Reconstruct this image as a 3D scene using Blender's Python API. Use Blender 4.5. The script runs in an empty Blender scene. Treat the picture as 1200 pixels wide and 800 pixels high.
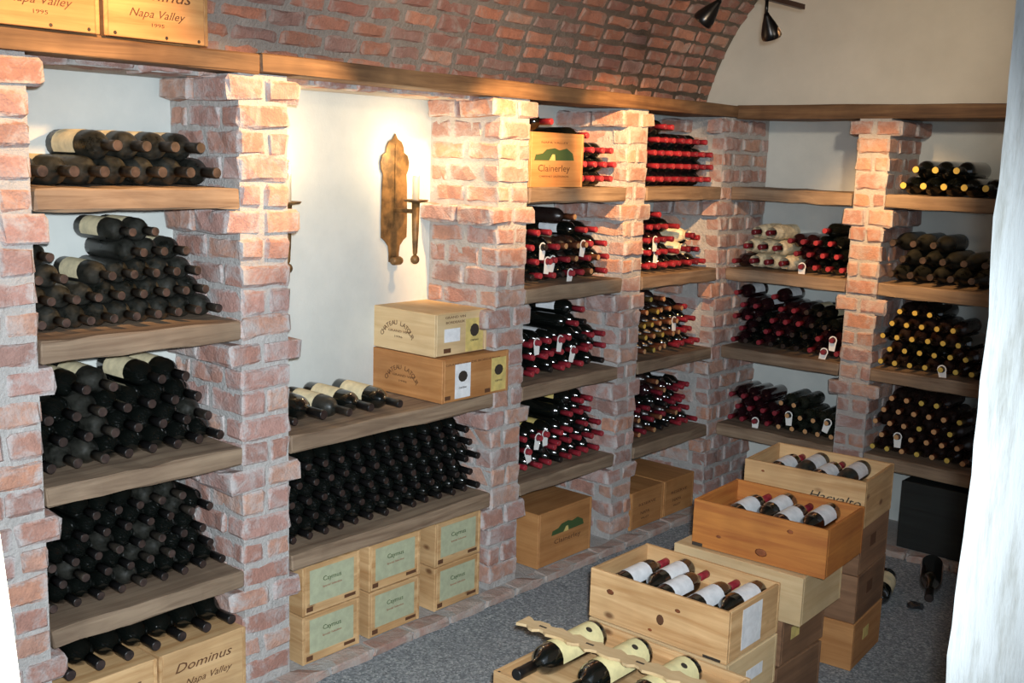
import bpy, bmesh, math, random
from mathutils import Matrix, Vector
random.seed(7)
RNG = random.Random(11)
SC = bpy.context.scene
COL = SC.collection

# ------------------------------------------------------------------ camera
R_ = ((0.75373356, 0.65649119, 0.03008382), (0.13250234, -0.10697336, -0.98539324), (-0.64368382, 0.74671013, -0.16761603))
CAM = Vector((3.27465, -5.72652, 2.08228))
cd = bpy.data.cameras.new('camera'); cam = bpy.data.objects.new('camera', cd); COL.objects.link(cam)
cd.sensor_fit = 'HORIZONTAL'; cd.sensor_width = 36.0; cd.lens = 1272.476 * 36 / 1200
cd.clip_start = 0.02; cd.clip_end = 100
cam.matrix_world = Matrix(((R_[0][0], -R_[1][0], -R_[2][0], CAM.x), (R_[0][1], -R_[1][1], -R_[2][1], CAM.y),
                           (R_[0][2], -R_[1][2], -R_[2][2], CAM.z), (0, 0, 0, 1)))
SC.camera = cam
# ------------------------------------------------------------------ exposure, world
vs = SC.view_settings
vs.view_transform = 'Standard'; vs.look = 'None'; vs.gamma = 1.0; vs.use_curve_mapping = False
vs.exposure = 0.0
w = bpy.data.worlds.new('world'); SC.world = w; w.use_nodes = True
bg = w.node_tree.nodes['Background']; bg.inputs[0].default_value = (0.75, 0.86, 1.0, 1); bg.inputs[1].default_value = 0.50

def lamp(name, kind, loc, energy, color, size=0.05, target=None, angle=60, blend=0.5, size_y=None):
    d = bpy.data.lights.new(name, kind); d.energy = energy; d.color = color
    if kind == 'AREA':
        d.size = size
        if size_y: d.shape = 'RECTANGLE'; d.size_y = size_y
    else: d.shadow_soft_size = size
    if kind == 'SPOT': d.spot_size = math.radians(angle); d.spot_blend = blend
    o = bpy.data.objects.new(name, d); COL.objects.link(o); o.location = loc
    if target is not None:
        o.rotation_euler = (Vector(target) - Vector(loc)).to_track_quat('-Z', 'Y').to_euler()
    return o
WARM = (1.0, 0.57, 0.23)
lamp('camera_flash', 'SPOT', CAM + Vector((0.030, 0.026, 0.07)), 900, (0.84, 0.93, 1.0), 0.03, CAM + Vector((-.72, .70, -.22)), 74, 1.0)
# track spotlights (the two visible heads are built below; three more of the run are outside the frame; the last two are added fill)
lamp('track_or_fill_spot', 'SPOT', (0.95, -1.33, 2.66), 420, WARM, 0.03, (0.86, 0.0, 1.75), 44, 1.0)
lamp('track_or_fill_spot', 'SPOT', (0.84, -1.84, 2.62), 280, WARM, 0.03, (0.0, -1.0, 2.05), 48, 0.8)
lamp('track_or_fill_spot', 'SPOT', (0.90, -2.60, 2.75), 270, WARM, 0.03, (0.0, -3.34, 2.12), 40, 0.9)
lamp('track_or_fill_spot', 'SPOT', (0.90, -2.25, 2.72), 230, WARM, 0.03, (0.0, -1.98, 2.10), 42, 0.9)
lamp('track_or_fill_spot', 'SPOT', (0.90, -3.90, 2.90), 125, WARM, 0.03, (0.0, -4.05, 2.35), 55, 0.8)

lamp('track_or_fill_spot', 'SPOT', (1.90, -1.80, 2.60), 85, (1.0, .86, .68), 0.05, (0.6, 0.1, 2.75), 70, 1.0)  # added fill spot off the rail, brightens the upper end-wall plaster
lamp('track_or_fill_spot', 'SPOT', (1.70, -2.70, 2.62), 75, (1.0, .74, .48), 0.05, (0.0, -1.9, 2.98), 84, 1.0)  # added wide fill aimed up to lift the vault, no fixture there
# ------------------------------------------------------------------ materials
def nmat(name):
    m = bpy.data.materials.new(name); m.use_nodes = True
    nt = m.node_tree; b = nt.nodes['Principled BSDF']
    return m, nt, b
def lin(c):
    return tuple((x / 255 / 12.92 if x / 255 <= 0.04045 else ((x / 255 + 0.055) / 1.055) ** 2.4) for x in c) + (1,)
def N(nt, t, **kw):
    n = nt.nodes.new(t)
    for k, v in kw.items(): setattr(n, k, v)
    return n
def ramp(nt, stops, interp='LINEAR'):
    r = N(nt, 'ShaderNodeValToRGB'); r.color_ramp.interpolation = interp
    e = r.color_ramp.elements
    while len(e) < len(stops): e.new(0.5)
    for i, (p, c) in enumerate(stops): e[i].position = p; e[i].color = c
    return r
def mixc(nt, fac, a, b):
    m = N(nt, 'ShaderNodeMix', data_type='RGBA')
    for sock, v in ((m.inputs[0], fac), (m.inputs[6], a), (m.inputs[7], b)):
        if hasattr(v, 'is_linked'): nt.links.new(v, sock)
        else: sock.default_value = v
    return m.outputs[2]
def noise(nt, coord, scale, detail=3.0, rough=0.55, dist=0.0):
    n = N(nt, 'ShaderNodeTexNoise'); n.inputs['Scale'].default_value = scale; n.inputs['Detail'].default_value = detail
    n.inputs['Roughness'].default_value = rough; n.inputs['Distortion'].default_value = dist
    nt.links.new(coord, n.inputs['Vector']); return n
def bump(nt, b, h, strength, dist=0.01):
    n = N(nt, 'ShaderNodeBump'); n.inputs['Strength'].default_value = strength; n.inputs['Distance'].default_value = dist
    nt.links.new(h, n.inputs['Height']); nt.links.new(n.outputs[0], b.inputs['Normal'])
def maprange(nt, v, a, b, c=0.0, d=1.0):
    n = N(nt, 'ShaderNodeMapRange'); nt.links.new(v, n.inputs[0])
    n.inputs[1].default_value = a; n.inputs[2].default_value = b; n.inputs[3].default_value = c; n.inputs[4].default_value = d
    return n.outputs[0]
def worldpos(nt): return N(nt, 'ShaderNodeNewGeometry').outputs['Position']

def plain(name, rgb, rough=0.5, metal=0.0, coat=0.0, var=0.0, vscale=30):
    m, nt, b = nmat(name)
    b.inputs['Base Color'].default_value = lin(rgb); b.inputs['Roughness'].default_value = rough; b.inputs['Metallic'].default_value = metal
    b.inputs['Coat Weight'].default_value = coat; b.inputs['Coat Roughness'].default_value = 0.08
    if var:
        n = noise(nt, worldpos(nt), vscale)
        c = mixc(nt, maprange(nt, n.outputs[0], .35, .65), lin(tuple(int(x * (1 - var)) for x in rgb)), lin(tuple(min(255, int(x * (1 + var))) for x in rgb)))
        nt.links.new(c, b.inputs['Base Color'])
    return m

def brick_material(name, cols, smear, mortar, edge_fac=.85, edge_wob=.55):
    m, nt, b = nmat(name)
    oi = N(nt, 'ShaderNodeObjectInfo'); p = worldpos(nt)
    r = ramp(nt, [(i / len(cols), lin(c)) for i, c in enumerate(cols)], 'CONSTANT'); nt.links.new(oi.outputs['Random'], r.inputs[0])
    n1 = noise(nt, p, 28, 4, .65); n2 = noise(nt, p, 9, 4, .7, .6); n3 = noise(nt, p, 120, 2)
    c1 = mixc(nt, maprange(nt, n1.outputs[0], .3, .75, 0, .55), r.outputs[0], lin((105, 62, 46)))
    c2 = mixc(nt, maprange(nt, n2.outputs[0], .62 - smear, .80 - smear * .6, .16, .82), c1, lin(mortar))
    tc = N(nt, 'ShaderNodeTexCoord'); sx = N(nt, 'ShaderNodeSeparateXYZ'); nt.links.new(tc.outputs['Generated'], sx.inputs[0])
    def mth(op, u, v_=None):
        q = N(nt, 'ShaderNodeMath', operation=op)
        for i_, w_ in enumerate((u, v_)):
            if w_ is None: continue
            if hasattr(w_, 'is_linked'): nt.links.new(w_, q.inputs[i_])
            else: q.inputs[i_].default_value = w_
        return q.outputs[0]
    e = [mth('SUBTRACT', .5, mth('ABSOLUTE', mth('SUBTRACT', sx.outputs[i_], .5))) for i_ in range(3)]
    med = mth('MAXIMUM', mth('MINIMUM', e[0], e[1]), mth('MINIMUM', mth('MAXIMUM', e[0], e[1]), e[2]))
    n4 = noise(nt, p, 22, 4, .75)
    edge = mth('ADD', med, mth('MULTIPLY', mth('SUBTRACT', n4.outputs[0], .5), edge_wob))
    c2 = mixc(nt, maprange(nt, edge, .03, .17, edge_fac, 0), c2, lin(mortar))
    nt.links.new(c2, b.inputs['Base Color']); b.inputs['Roughness'].default_value = .92
    mx = N(nt, 'ShaderNodeMath', operation='ADD'); nt.links.new(n1.outputs[0], mx.inputs[0]); nt.links.new(n3.outputs[0], mx.inputs[1])
    bump(nt, b, mx.outputs[0], .45, .012)
    return m
M = {}
M['brick'] = brick_material('pillar_brick', [(194, 140, 114), (180, 124, 102), (200, 150, 124), (170, 114, 94), (184, 134, 120), (160, 116, 102), (202, 138, 104), (176, 130, 118)], .15, (184, 180, 178))
M['vault_brick'] = brick_material('vault_brick', [(180, 112, 86), (162, 98, 80), (194, 126, 96), (148, 92, 78), (190, 138, 114), (168, 104, 76), (198, 120, 86), (150, 108, 96)], .09, (160, 150, 140), .5, .4)
M['plinth_brick'] = brick_material('plinth_brick', [(184, 144, 128), (176, 134, 118), (190, 156, 142)], .26, (172, 164, 156))
def mortar(name, c1, c2):
    m, nt, b = nmat(name); p = worldpos(nt)
    n1 = noise(nt, p, 14, 5, .7); n2 = noise(nt, p, 70, 4, .7)
    nt.links.new(mixc(nt, maprange(nt, n1.outputs[0], .3, .7), lin(c1), lin(c2)), b.inputs['Base Color'])
    b.inputs['Roughness'].default_value = .95
    a = N(nt, 'ShaderNodeMath', operation='ADD'); nt.links.new(n1.outputs[0], a.inputs[0]); nt.links.new(n2.outputs[0], a.inputs[1])
    bump(nt, b, a.outputs[0], .6, .02); return m
M['mortar'] = mortar('lime_mortar', (168, 164, 160), (190, 186, 182))
M['vault_mortar'] = mortar('vault_mortar', (136, 126, 118), (160, 150, 140))
def plaster(name, c1, c2, streak=False):
    m, nt, b = nmat(name); p = worldpos(nt)
    n1 = noise(nt, p, 2.2, 5, .6); n2 = noise(nt, p, 18, 4, .65)
    c = mixc(nt, maprange(nt, n1.outputs[0], .35, .68), lin(c1), lin(c2))
    if streak:
        mp = N(nt, 'ShaderNodeMapping'); mp.inputs['Scale'].default_value = (38, 38, 4.5); nt.links.new(p, mp.inputs[0])
        n3 = noise(nt, mp.outputs[0], 1.0, 6, .7)
        c = mixc(nt, maprange(nt, n3.outputs[0], .48, .70, 0, .55), c, lin((150, 146, 128)))
        bump(nt, b, n3.outputs[0], .5, .01)
    else: bump(nt, b, n2.outputs[0], .25, .01)
    nt.links.new(c, b.inputs['Base Color']); b.inputs['Roughness'].default_value = .9; return m
M['plaster'] = plaster('white_plaster', (196, 200, 196), (214, 216, 210))
M['upper_plaster'] = plaster('grey_plaster', (200, 194, 180), (212, 206, 192))
M['cream_wash'] = plaster('cream_washed_jamb', (150, 146, 120), (172, 168, 140), True)
M['limewash'] = plaster('limewashed_jamb', (220, 225, 224), (232, 235, 233), True)
# floor : grey speckled gravel carpet
m, nt, b = nmat('speckled_floor'); p = worldpos(nt)
v = N(nt, 'ShaderNodeTexVoronoi'); v.inputs['Scale'].default_value = 120; nt.links.new(p, v.inputs['Vector'])
n1 = noise(nt, p, 3, 3); n2 = noise(nt, p, 60, 3, .8)
sep = N(nt, 'ShaderNodeSeparateColor'); nt.links.new(v.outputs['Color'], sep.inputs[0])
r = ramp(nt, [(0, lin((104, 110, 114))), (.35, lin((132, 139, 143))), (.7, lin((156, 161, 164))), (.93, lin((184, 188, 190)))]); nt.links.new(sep.outputs[0], r.inputs[0])
c = mixc(nt, maprange(nt, n1.outputs[0], .3, .7, 0, .25), r.outputs[0], lin((114, 120, 124)))
c = mixc(nt, maprange(nt, n2.outputs[0], .45, .7, 0, .5), c, lin((99, 105, 109)))
nt.links.new(c, b.inputs['Base Color']); b.inputs['Roughness'].default_value = .9
bump(nt, b, v.outputs['Distance'], .4, .006); M['floor'] = m

def wood(name, light, dark, axis, rough=.65, knots=False, scale=1.0, contrast=1.0):
    m, nt, b = nmat(name); tc = N(nt, 'ShaderNodeTexCoord'); oi = N(nt, 'ShaderNodeObjectInfo')
    sc = [26 * scale] * 3; sc[axis] = 1.6 * scale
    off = N(nt, 'ShaderNodeVectorMath', operation='SCALE'); cmb = N(nt, 'ShaderNodeCombineXYZ')
    for i in range(3): nt.links.new(oi.outputs['Random'], cmb.inputs[i])
    nt.links.new(cmb.outputs[0], off.inputs[0]); off.inputs['Scale'].default_value = 37.0
    add = N(nt, 'ShaderNodeVectorMath', operation='ADD'); nt.links.new(tc.outputs['Object'], add.inputs[0]); nt.links.new(off.outputs[0], add.inputs[1])
    mp = N(nt, 'ShaderNodeMapping'); mp.inputs['Scale'].default_value = sc; nt.links.new(add.outputs[0], mp.inputs[0])
    n1 = noise(nt, mp.outputs[0], 1.0, 5, .62, .6); n2 = noise(nt, add.outputs[0], 4, 3)
    f = maprange(nt, n1.outputs[0], .34, .70)
    c = mixc(nt, f, lin(light), lin(dark))
    c = mixc(nt, maprange(nt, n2.outputs[0], .40, .75, 0, .45 * contrast), c, lin(tuple(int(x * .78) for x in dark)))
    tone = maprange(nt, oi.outputs['Random'], 0, 1, .86, 1.08)
    hs = N(nt, 'ShaderNodeHueSaturation'); nt.links.new(c, hs.inputs['Color']); nt.links.new(tone, hs.inputs['Value']); c = hs.outputs[0]
    if knots:
        mk = N(nt, 'ShaderNodeMapping'); ks = [7.5] * 3; ks[axis] = 4.5; mk.inputs['Scale'].default_value = ks; nt.links.new(add.outputs[0], mk.inputs[0])
        vo = N(nt, 'ShaderNodeTexVoronoi'); vo.inputs['Scale'].default_value = 1; nt.links.new(mk.outputs[0], vo.inputs['Vector'])
        c = mixc(nt, maprange(nt, vo.outputs['Distance'], .05, .13, .85, 0), c, lin((96, 58, 30)))
    nt.links.new(c, b.inputs['Base Color']); b.inputs['Roughness'].default_value = rough
    bump(nt, b, n1.outputs[0], .25, .004); return m
def woods(key, light, dark, **kw):
    for a in range(3): M[key + 'xyz'[a]] = wood(key + '_' + 'xyz'[a], light, dark, a, **kw)
woods('oak', (158, 136, 112), (106, 84, 66), rough=.75)
woods('beam', (148, 112, 76), (88, 60, 38), rough=.7, contrast=1.6)
woods('pine', (224, 186, 136), (182, 136, 86), knots=True)
woods('pale', (222, 196, 152), (202, 170, 124))
woods('amber', (202, 132, 62), (164, 92, 40), knots=True)
woods('tan', (196, 142, 88), (168, 112, 62))
woods('board', (208, 154, 96), (178, 120, 68))
woods('brown', (150, 112, 82), (112, 80, 56))
woods('dull', (120, 108, 98), (92, 82, 74))
woods('dark', (34, 40, 38), (16, 20, 20))
def glass(name, c, rough, dust=0.0):
    m, nt, b = nmat(name)
    b.inputs['Roughness'].default_value = rough; b.inputs['Base Color'].default_value = lin(c)
    b.inputs['Specular IOR Level'].default_value = .6; b.inputs['Coat Weight'].default_value = 0 if dust else 1; b.inputs['Coat Roughness'].default_value = .14
    if dust:
        n = noise(nt, worldpos(nt), 16, 4, .7)
        nt.links.new(mixc(nt, maprange(nt, n.outputs[0], .35, .75, 0, dust), lin(c), lin((120, 118, 108))), b.inputs['Base Color'])
        nt.links.new(maprange(nt, n.outputs[0], .3, .7, rough, rough + .3), b.inputs['Roughness'])
    return m
M['glass'] = glass('dark_bottle_glass', (12, 15, 13), .10)
M['dusty'] = glass('dusty_bottle_glass', (16, 18, 15), .22, .20)
M['brownglass'] = glass('brown_bottle_glass', (30, 16, 14), .16, .06)
M['greenglass'] = glass('green_bottle_glass', (18, 24, 16), .14, .10)
M['burgglass'] = glass('red_wine_bottle_glass', (34, 14, 18), .14)
M['black_cap'] = plain('black_foil', (22, 21, 21), .35)
M['black_end'] = plain('dark_foil_end', (46, 36, 33), .4, var=.3)
M['dusty_cap'] = plain('dusty_foil', (46, 40, 34), .5, var=.3)
M['dusty_end'] = plain('tin_foil_end', (56, 44, 40), .45, var=.3)
M['red_cap'] = plain('red_foil', (136, 38, 48), .32, var=.15)
M['red_end'] = plain('red_foil_end', (164, 56, 62), .35)
M['dred_cap'] = plain('burgundy_foil', (112, 28, 40), .38, var=.2)
M['dred_end'] = plain('burgundy_foil_end', (132, 44, 54), .4)
M['gold_cap'] = plain('gold_foil', (86, 68, 38), .35, .3, var=.2)
M['gold_end'] = plain('gold_foil_end', (214, 186, 92), .35, .2)
M['tan_cap'] = plain('copper_foil', (104, 60, 40), .4, .2, var=.2)
M['tan_end'] = plain('tan_foil_end', (196, 150, 104), .4)
M['cream'] = plain('cream_label_paper', (222, 208, 170), .8, var=.06)
M['white_label'] = plain('white_label_paper', (226, 228, 230), .75, var=.04)
M['yellow_label'] = plain('yellow_label_paper', (206, 184, 112), .75, var=.06)
M['sage'] = plain('sage_green_label', (172, 176, 146), .8, var=.04)
M['tag'] = plain('white_tag_paper', (238, 238, 234), .7)
M['tissue'] = plain('wrapping_tissue', (218, 204, 172), .85, var=.10)
M['iron'] = plain('wrought_iron', (112, 84, 50), .5, .25, var=.25, vscale=20)
M['black_metal'] = plain('black_metal', (14, 13, 14), .3, .3)
M['rail'] = plain('bronze_rail', (52, 30, 24), .35, .5)
M['candle'] = plain('candle_sleeve', (236, 222, 190), .6)
M['ink'] = plain('brown_ink', (92, 58, 34), .8)
M['dark_ink'] = plain('dark_ink', (52, 44, 36), .8)
M['red_ink'] = plain('rust_ink', (150, 96, 70), .8)
M['green_ink'] = plain('green_ink', (62, 84, 44), .8)
M['steel'] = plain('nail_steel', (70, 60, 52), .5, .5)
M['foil'] = plain('crumpled_foil', (90, 90, 92), .35, .8)
m, nt, b = nmat('candle_bulb'); b.inputs['Emission Color'].default_value = (1, .74, .40, 1); b.inputs['Emission Strength'].default_value = 60; M['bulb'] = m

# ------------------------------------------------------------------ object helpers
def obj(name, me, mat=None, parent=None, loc=None, rot=None, mtx=None):
    o = bpy.data.objects.new(name, me); COL.objects.link(o)
    if parent is not None: o.parent = parent
    if mtx is not None: o.matrix_local = mtx
    else:
        if loc is not None: o.location = loc
        if rot is not None: o.rotation_euler = rot
    if mat is not None and me is not None and not me.materials: me.materials.append(mat)
    return o
def tag(o, label=None, cat=None, group=None, kind=None):
    for k, v in (('label', label), ('category', cat), ('group', group), ('kind', kind)):
        if v: o[k] = v
    return o
def empty(name, loc=(0, 0, 0), rz=0.0):
    o = bpy.data.objects.new(name, None); COL.objects.link(o); o.location = loc; o.rotation_euler = (0, 0, rz); o.empty_display_size = .05; return o
def mesh_of(bm, name='mesh', smooth=False):
    me = bpy.data.meshes.new(name); bm.normal_update(); bm.to_mesh(me); bm.free()
    if smooth:
        for p_ in me.polygons: p_.use_smooth = True
    return me
def add_box(bm, c, s, rz=0.0):
    mt = Matrix.Translation(c) @ Matrix.Rotation(rz, 4, 'Z') @ Matrix.Diagonal((s[0], s[1], s[2], 1))
    return bmesh.ops.create_cube(bm, size=1.0, matrix=mt)['verts']
BOXC = {}
def box_mesh(s, bev=.003, mat=None, wob=0.0, seed=0, cuts=0):
    key = (tuple(round(x, 4) for x in s), bev, mat.name if mat else '', wob, seed, cuts)
    if key in BOXC: return BOXC[key]
    bm = bmesh.new(); add_box(bm, (0, 0, 0), s)
    if cuts:
        ax = max(range(3), key=lambda i: s[i])
        es = [e for e in bm.edges if abs((e.verts[0].co - e.verts[1].co)[ax]) > .5 * s[ax]]
        bmesh.ops.subdivide_edges(bm, edges=es, cuts=cuts, use_grid_fill=True)
    if bev: bmesh.ops.bevel(bm, geom=[e for e in bm.edges if len(e.link_faces) == 2 and e.calc_face_angle(0) > .5], offset=bev, segments=1, affect='EDGES')
    if wob:
        rr = random.Random(seed)
        for v_ in bm.verts: v_.co += Vector((rr.uniform(-wob, wob), rr.uniform(-wob, wob), rr.uniform(-wob, wob)))
    me = mesh_of(bm, 'box')
    if mat: me.materials.append(mat)
    BOXC[key] = me; return me
def box(name, c, s, mat, parent=None, bev=.003, rz=0.0, **kw):
    return obj(name, box_mesh(s, bev, mat, **kw), None, parent, c, (0, 0, rz))
def lathe_bm(bm, prof, seg=16, mats=None, cap0=True, cap1=True, mtx=Matrix()):
    rings = []
    for r_, z_ in prof:
        rings.append([bm.verts.new(mtx @ Vector((r_ * math.cos(2 * math.pi * i / seg), r_ * math.sin(2 * math.pi * i / seg), z_))) for i in range(seg)])
    for k in range(len(rings) - 1):
        for i in range(seg):
            f = bm.faces.new((rings[k][i], rings[k][(i + 1) % seg], rings[k + 1][(i + 1) % seg], rings[k + 1][i])); f.smooth = True
    if cap0: bm.faces.new(rings[0][::-1])
    if cap1:
        f = bm.faces.new(rings[-1])
        if mats is not None: f.material_index = mats
    return bm
def lathe(prof, seg=16, **kw):
    bm = bmesh.new(); lathe_bm(bm, prof, seg, **kw); me = bpy.data.meshes.new('lathe'); bm.normal_update(); bm.to_mesh(me); bm.free(); return me
def prism(pts, depth, axis_mtx=Matrix()):
    """outline in local XY extruded along local Z by depth"""
    bm = bmesh.new(); a = [bm.verts.new(axis_mtx @ Vector((x, y, 0))) for x, y in pts]; b_ = [bm.verts.new(axis_mtx @ Vector((x, y, depth))) for x, y in pts]
    bm.faces.new(a[::-1]); bm.faces.new(b_)
    n = len(pts)
    for i in range(n): bm.faces.new((a[i], a[(i + 1) % n], b_[(i + 1) % n], b_[i]))
    bmesh.ops.recalc_face_normals(bm, faces=bm.faces); return mesh_of(bm, 'prism')

# ------------------------------------------------------------------ lettering
GLY = {}
def text_raw(s, shear=0.0):
    k = (s, shear)
    if k not in GLY:
        cu = bpy.data.curves.new('t', 'FONT'); cu.body = s; cu.size = 1.0; cu.extrude = .01; cu.shear = shear; cu.resolution_u = 2
        o = bpy.data.objects.new('t', cu); me = o.to_mesh()
        GLY[k] = ([tuple(v_.co) for v_ in me.vertices], [tuple(p_.vertices) for p_ in me.polygons])
        o.to_mesh_clear(); bpy.data.objects.remove(o); bpy.data.curves.remove(cu)
    return GLY[k]
def text_mesh(s, size, shear=0.0, width=None):
    vsx, fs = text_raw(s, shear)
    x0, x1 = min(v_[0] for v_ in vsx), max(v_[0] for v_ in vsx)
    kx = width / (x1 - x0) if width else size
    me = bpy.data.meshes.new('text'); me.from_pydata([((v_[0] - (x0 + x1) / 2) * kx, v_[1] * size, v_[2] * .04) for v_ in vsx], [], fs); return me
def arc_text(s, size, radius, span):
    V, F = [], []
    for i, ch in enumerate(s):
        if ch == ' ': continue
        vsx, fs = text_raw(ch); cx = (min(v_[0] for v_ in vsx) + max(v_[0] for v_ in vsx)) / 2
        a = span * (0.5 - i / (len(s) - 1)); n0 = len(V)
        for v_ in vsx:
            x, y = (v_[0] - cx) * size, v_[1] * size + radius
            V.append((x * math.cos(a) - y * math.sin(a), x * math.sin(a) + y * math.cos(a) - radius, v_[2] * .04))
        F += [tuple(n0 + q for q in f) for f in fs]
    me = bpy.data.meshes.new('text'); me.from_pydata(V, [], F); return me
# face frames : local X = reading direction, local Y = up, local Z = outward normal
FACE = {'+x': Matrix(((0, 0, 1, 0), (1, 0, 0, 0), (0, 1, 0, 0), (0, 0, 0, 1))),
        '-y': Matrix(((1, 0, 0, 0), (0, 0, -1, 0), (0, 1, 0, 0), (0, 0, 0, 1)))}
def on_face(face, u, v_, out, org):
    """matrix placing a print at (u along, v up, out) from origin org on a face"""
    return Matrix.Translation(org) @ FACE[face] @ Matrix.Translation((u, v_, out))

# ------------------------------------------------------------------ setting
PLX, PLY, BEAMZ = -.44, .44, 2.345
ZS = {1: 1.944, 2: 1.470, 3: .998, 4: .520}
TH = .072
def struct(name, c, s, mat, label, **kw):
    return tag(box(name, c, s, mat, bev=0, **kw), label, None, None, 'structure')
struct('floor', (1.2, -3.2, -.05), (5.6, 7.6, .1), M['floor'], 'grey speckled gravel floor of the cellar')
struct('wall_left', (PLX - .1, -2.9, 1.3), (.2, 6.9, 2.6), M['plaster'], 'white plastered wall behind the bottle bays and sconces')
wb = struct('wall_back', (1.2, PLY + .1, 1.2), (3.4, .2, 2.4), M['plaster'], 'white plastered end wall behind the far bottle bays')
box('upper_panel', (1.25, .32, 3.05), (3.5, .44, 1.28), M['upper_plaster'], wb, bev=0)
wb.children[0].matrix_parent_inverse = wb.matrix_world.inverted() if False else Matrix()
wb.children[0].location = Vector((1.25, .32, 3.05)) - Vector(wb.location)
# right wall with the doorway the cellar is seen through
wr = empty('wall_right'); tag(wr, 'limewashed rough wall edge of the doorway, close to the viewer', None, None, 'structure')
def rough_slab(name, x0, x1, y0, y1, z0, z1, seed, lean=0.0, amp=.003, mat='limewash'):
    bm = bmesh.new(); add_box(bm, ((x0 + x1) / 2, (y0 + y1) / 2, (z0 + z1) / 2), (x1 - x0, y1 - y0, z1 - z0))
    es = [e for e in bm.edges if abs(e.verts[0].co.z - e.verts[1].co.z) > 1]
    bmesh.ops.subdivide_edges(bm, edges=es, cuts=60)
    rr = random.Random(seed); ox = oy = 0
    zs = sorted({round(v_.co.z, 4) for v_ in bm.verts}); off = {}
    for z_ in zs:
        ox = ox * .8 + rr.uniform(-amp, amp); off[z_] = ox
    for v_ in bm.verts: v_.co.x += off[round(v_.co.z, 4)] + lean * (v_.co.z - 1.8); v_.co.y += off[round(v_.co.z, 4)] * .5
    return obj(name, mesh_of(bm), M[mat], wr)
rough_slab('door_jamb', 2.705, 2.85, -3.88, -.2, -.1, 3.2, 3)
rough_slab('door_jamb', 2.60, 2.7340, -5.66, -5.487, -.1, 2.3, 5, -.205, .0008, 'cream_wash')
struct('wall_front', (1.2, -6.85, 1.5), (3.2, .2, 3.4), M['plaster'], 'plastered near end wall of the cellar')

# brick meshes
BRK = {}
def brick_mesh(s, var, mat):
    key = (tuple(round(x, 3) for x in s), var, mat.name)
    if key not in BRK:
        rr = random.Random(hash(key[0]) * 7 + var); bm = bmesh.new(); add_box(bm, (0, 0, 0), s)
        bmesh.ops.bevel(bm, geom=list(bm.edges), offset=min(.011, min(s) * .2), segments=1, affect='EDGES')
        ax = max(range(3), key=lambda i: s[i])
        bmesh.ops.subdivide_edges(bm, edges=[e for e in bm.edges if abs((e.verts[0].co - e.verts[1].co)[ax]) > .5 * s[ax]], cuts=2)
        for v_ in bm.verts: v_.co += Vector((rr.uniform(-.006, .006), rr.uniform(-.006, .006), rr.uniform(-.006, .006)))
        me = mesh_of(bm, 'brick'); me.materials.append(mat); BRK[key] = me
    return BRK[key]
def brick(parent, c, s, mat, rz=0.0, rot=None):
    # c in parent space
    s = tuple(max(.03, round(x, 2)) for x in s)
    o = obj('brick', brick_mesh(s, RNG.randrange(4), mat), None, parent, c, rot or (RNG.uniform(-.02, .02), RNG.uniform(-.02, .02), rz + RNG.uniform(-.03, .03)))
    return o
def pillar(name, label, org, A, B, w_, d_, front=True, side=True, shelves_side=True):
    """org = floor corner where front and visible side meet; A = along the front, B = into the wall."""
    p_ = empty(name, (org[0], org[1], 0)); tag(p_, label, None, None, 'structure')
    A = Vector(A); B = Vector(B)
    def put(a0, a1, b0, b1, z, h):
        c = A * ((a0 + a1) / 2) + B * ((b0 + b1) / 2); c.z = z
        v_ = A * (a1 - a0) + B * (b1 - b0)
        brick(p_, c, (abs(v_.x), abs(v_.y), h), M['brick'])
    ins = .003
    c = A * (w_ / 2) + B * (d_ / 2 + ins); v_ = A * (w_ - 2 * ins) + B * (d_ - ins)
    core = box_mesh((abs(v_.x), abs(v_.y), BEAMZ), 0, M['mortar'])
    obj('mortar_core', core, None, p_, (c.x, c.y, BEAMZ / 2))
    J = .012; H = .083
    for k in range(-4, 20):
        zc = .485 + .0951 * k; corb = (k % 5 == 4); odd = k % 2
        z = zc + RNG.uniform(-.004, .004); pr = RNG.uniform(.002, .008)
        e = .052 if corb else 0.0
        h = H + RNG.uniform(-.008, .006)
        if w_ > .35:      # long front: run of stretchers along A
            a = -e if corb else (.0 if odd else 0.0); first = .11 if odd else .21
            while a < w_ - .04:
                L = first if a <= 0 else .205 + RNG.uniform(-.02, .02)
                a1 = min(a + L, w_); put(a, a1, -pr, .10 - pr, z, h); a = a1 + J
            b = (.10 if not odd else .21)
        else:
            if corb:
                m_ = w_ / 2 + RNG.uniform(-.02, .02)
                put(-e - .003, m_ - J / 2, -pr, .21, z, h); put(m_ + J / 2, w_ + e, -pr, .21, z, h); b = .21
            elif odd:
                m_ = w_ / 2 + RNG.uniform(-.025, .025)
                put(-.003, m_ - J / 2, -pr, .20, z, h); put(m_ + J / 2, w_, -pr, .20, z, h); b = .20
            else:
                put(-.003, w_, -pr, .10, z, h); b = .10
        if side:
            b += J
            while b < d_ - .05:
                L = .195 + RNG.uniform(-.02, .03); b1 = min(b + L, d_)
                ps = RNG.uniform(.002, .006)
                put(-e - ps, .10, b, b1, z, h); b = b1 + J
    return p_
pillar('brick_pillar', 'cropped brick pillar at the near end, left of the leftmost bottle bay', (0, -4.385, 0), (0, 1, 0), (-1, 0, 0), .21, .44, side=False)
pillar('brick_pillar', 'tall brick pillar between the leftmost bottle bay and the sconce bay', (0, -3.43, 0), (0, 1, 0), (-1, 0, 0), .215, .44)
pillar('brick_pillar', 'brick pillar right of the sconce, lit warm at its top', (0, -2.05, 0), (0, 1, 0), (-1, 0, 0), .205, .44)
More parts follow.
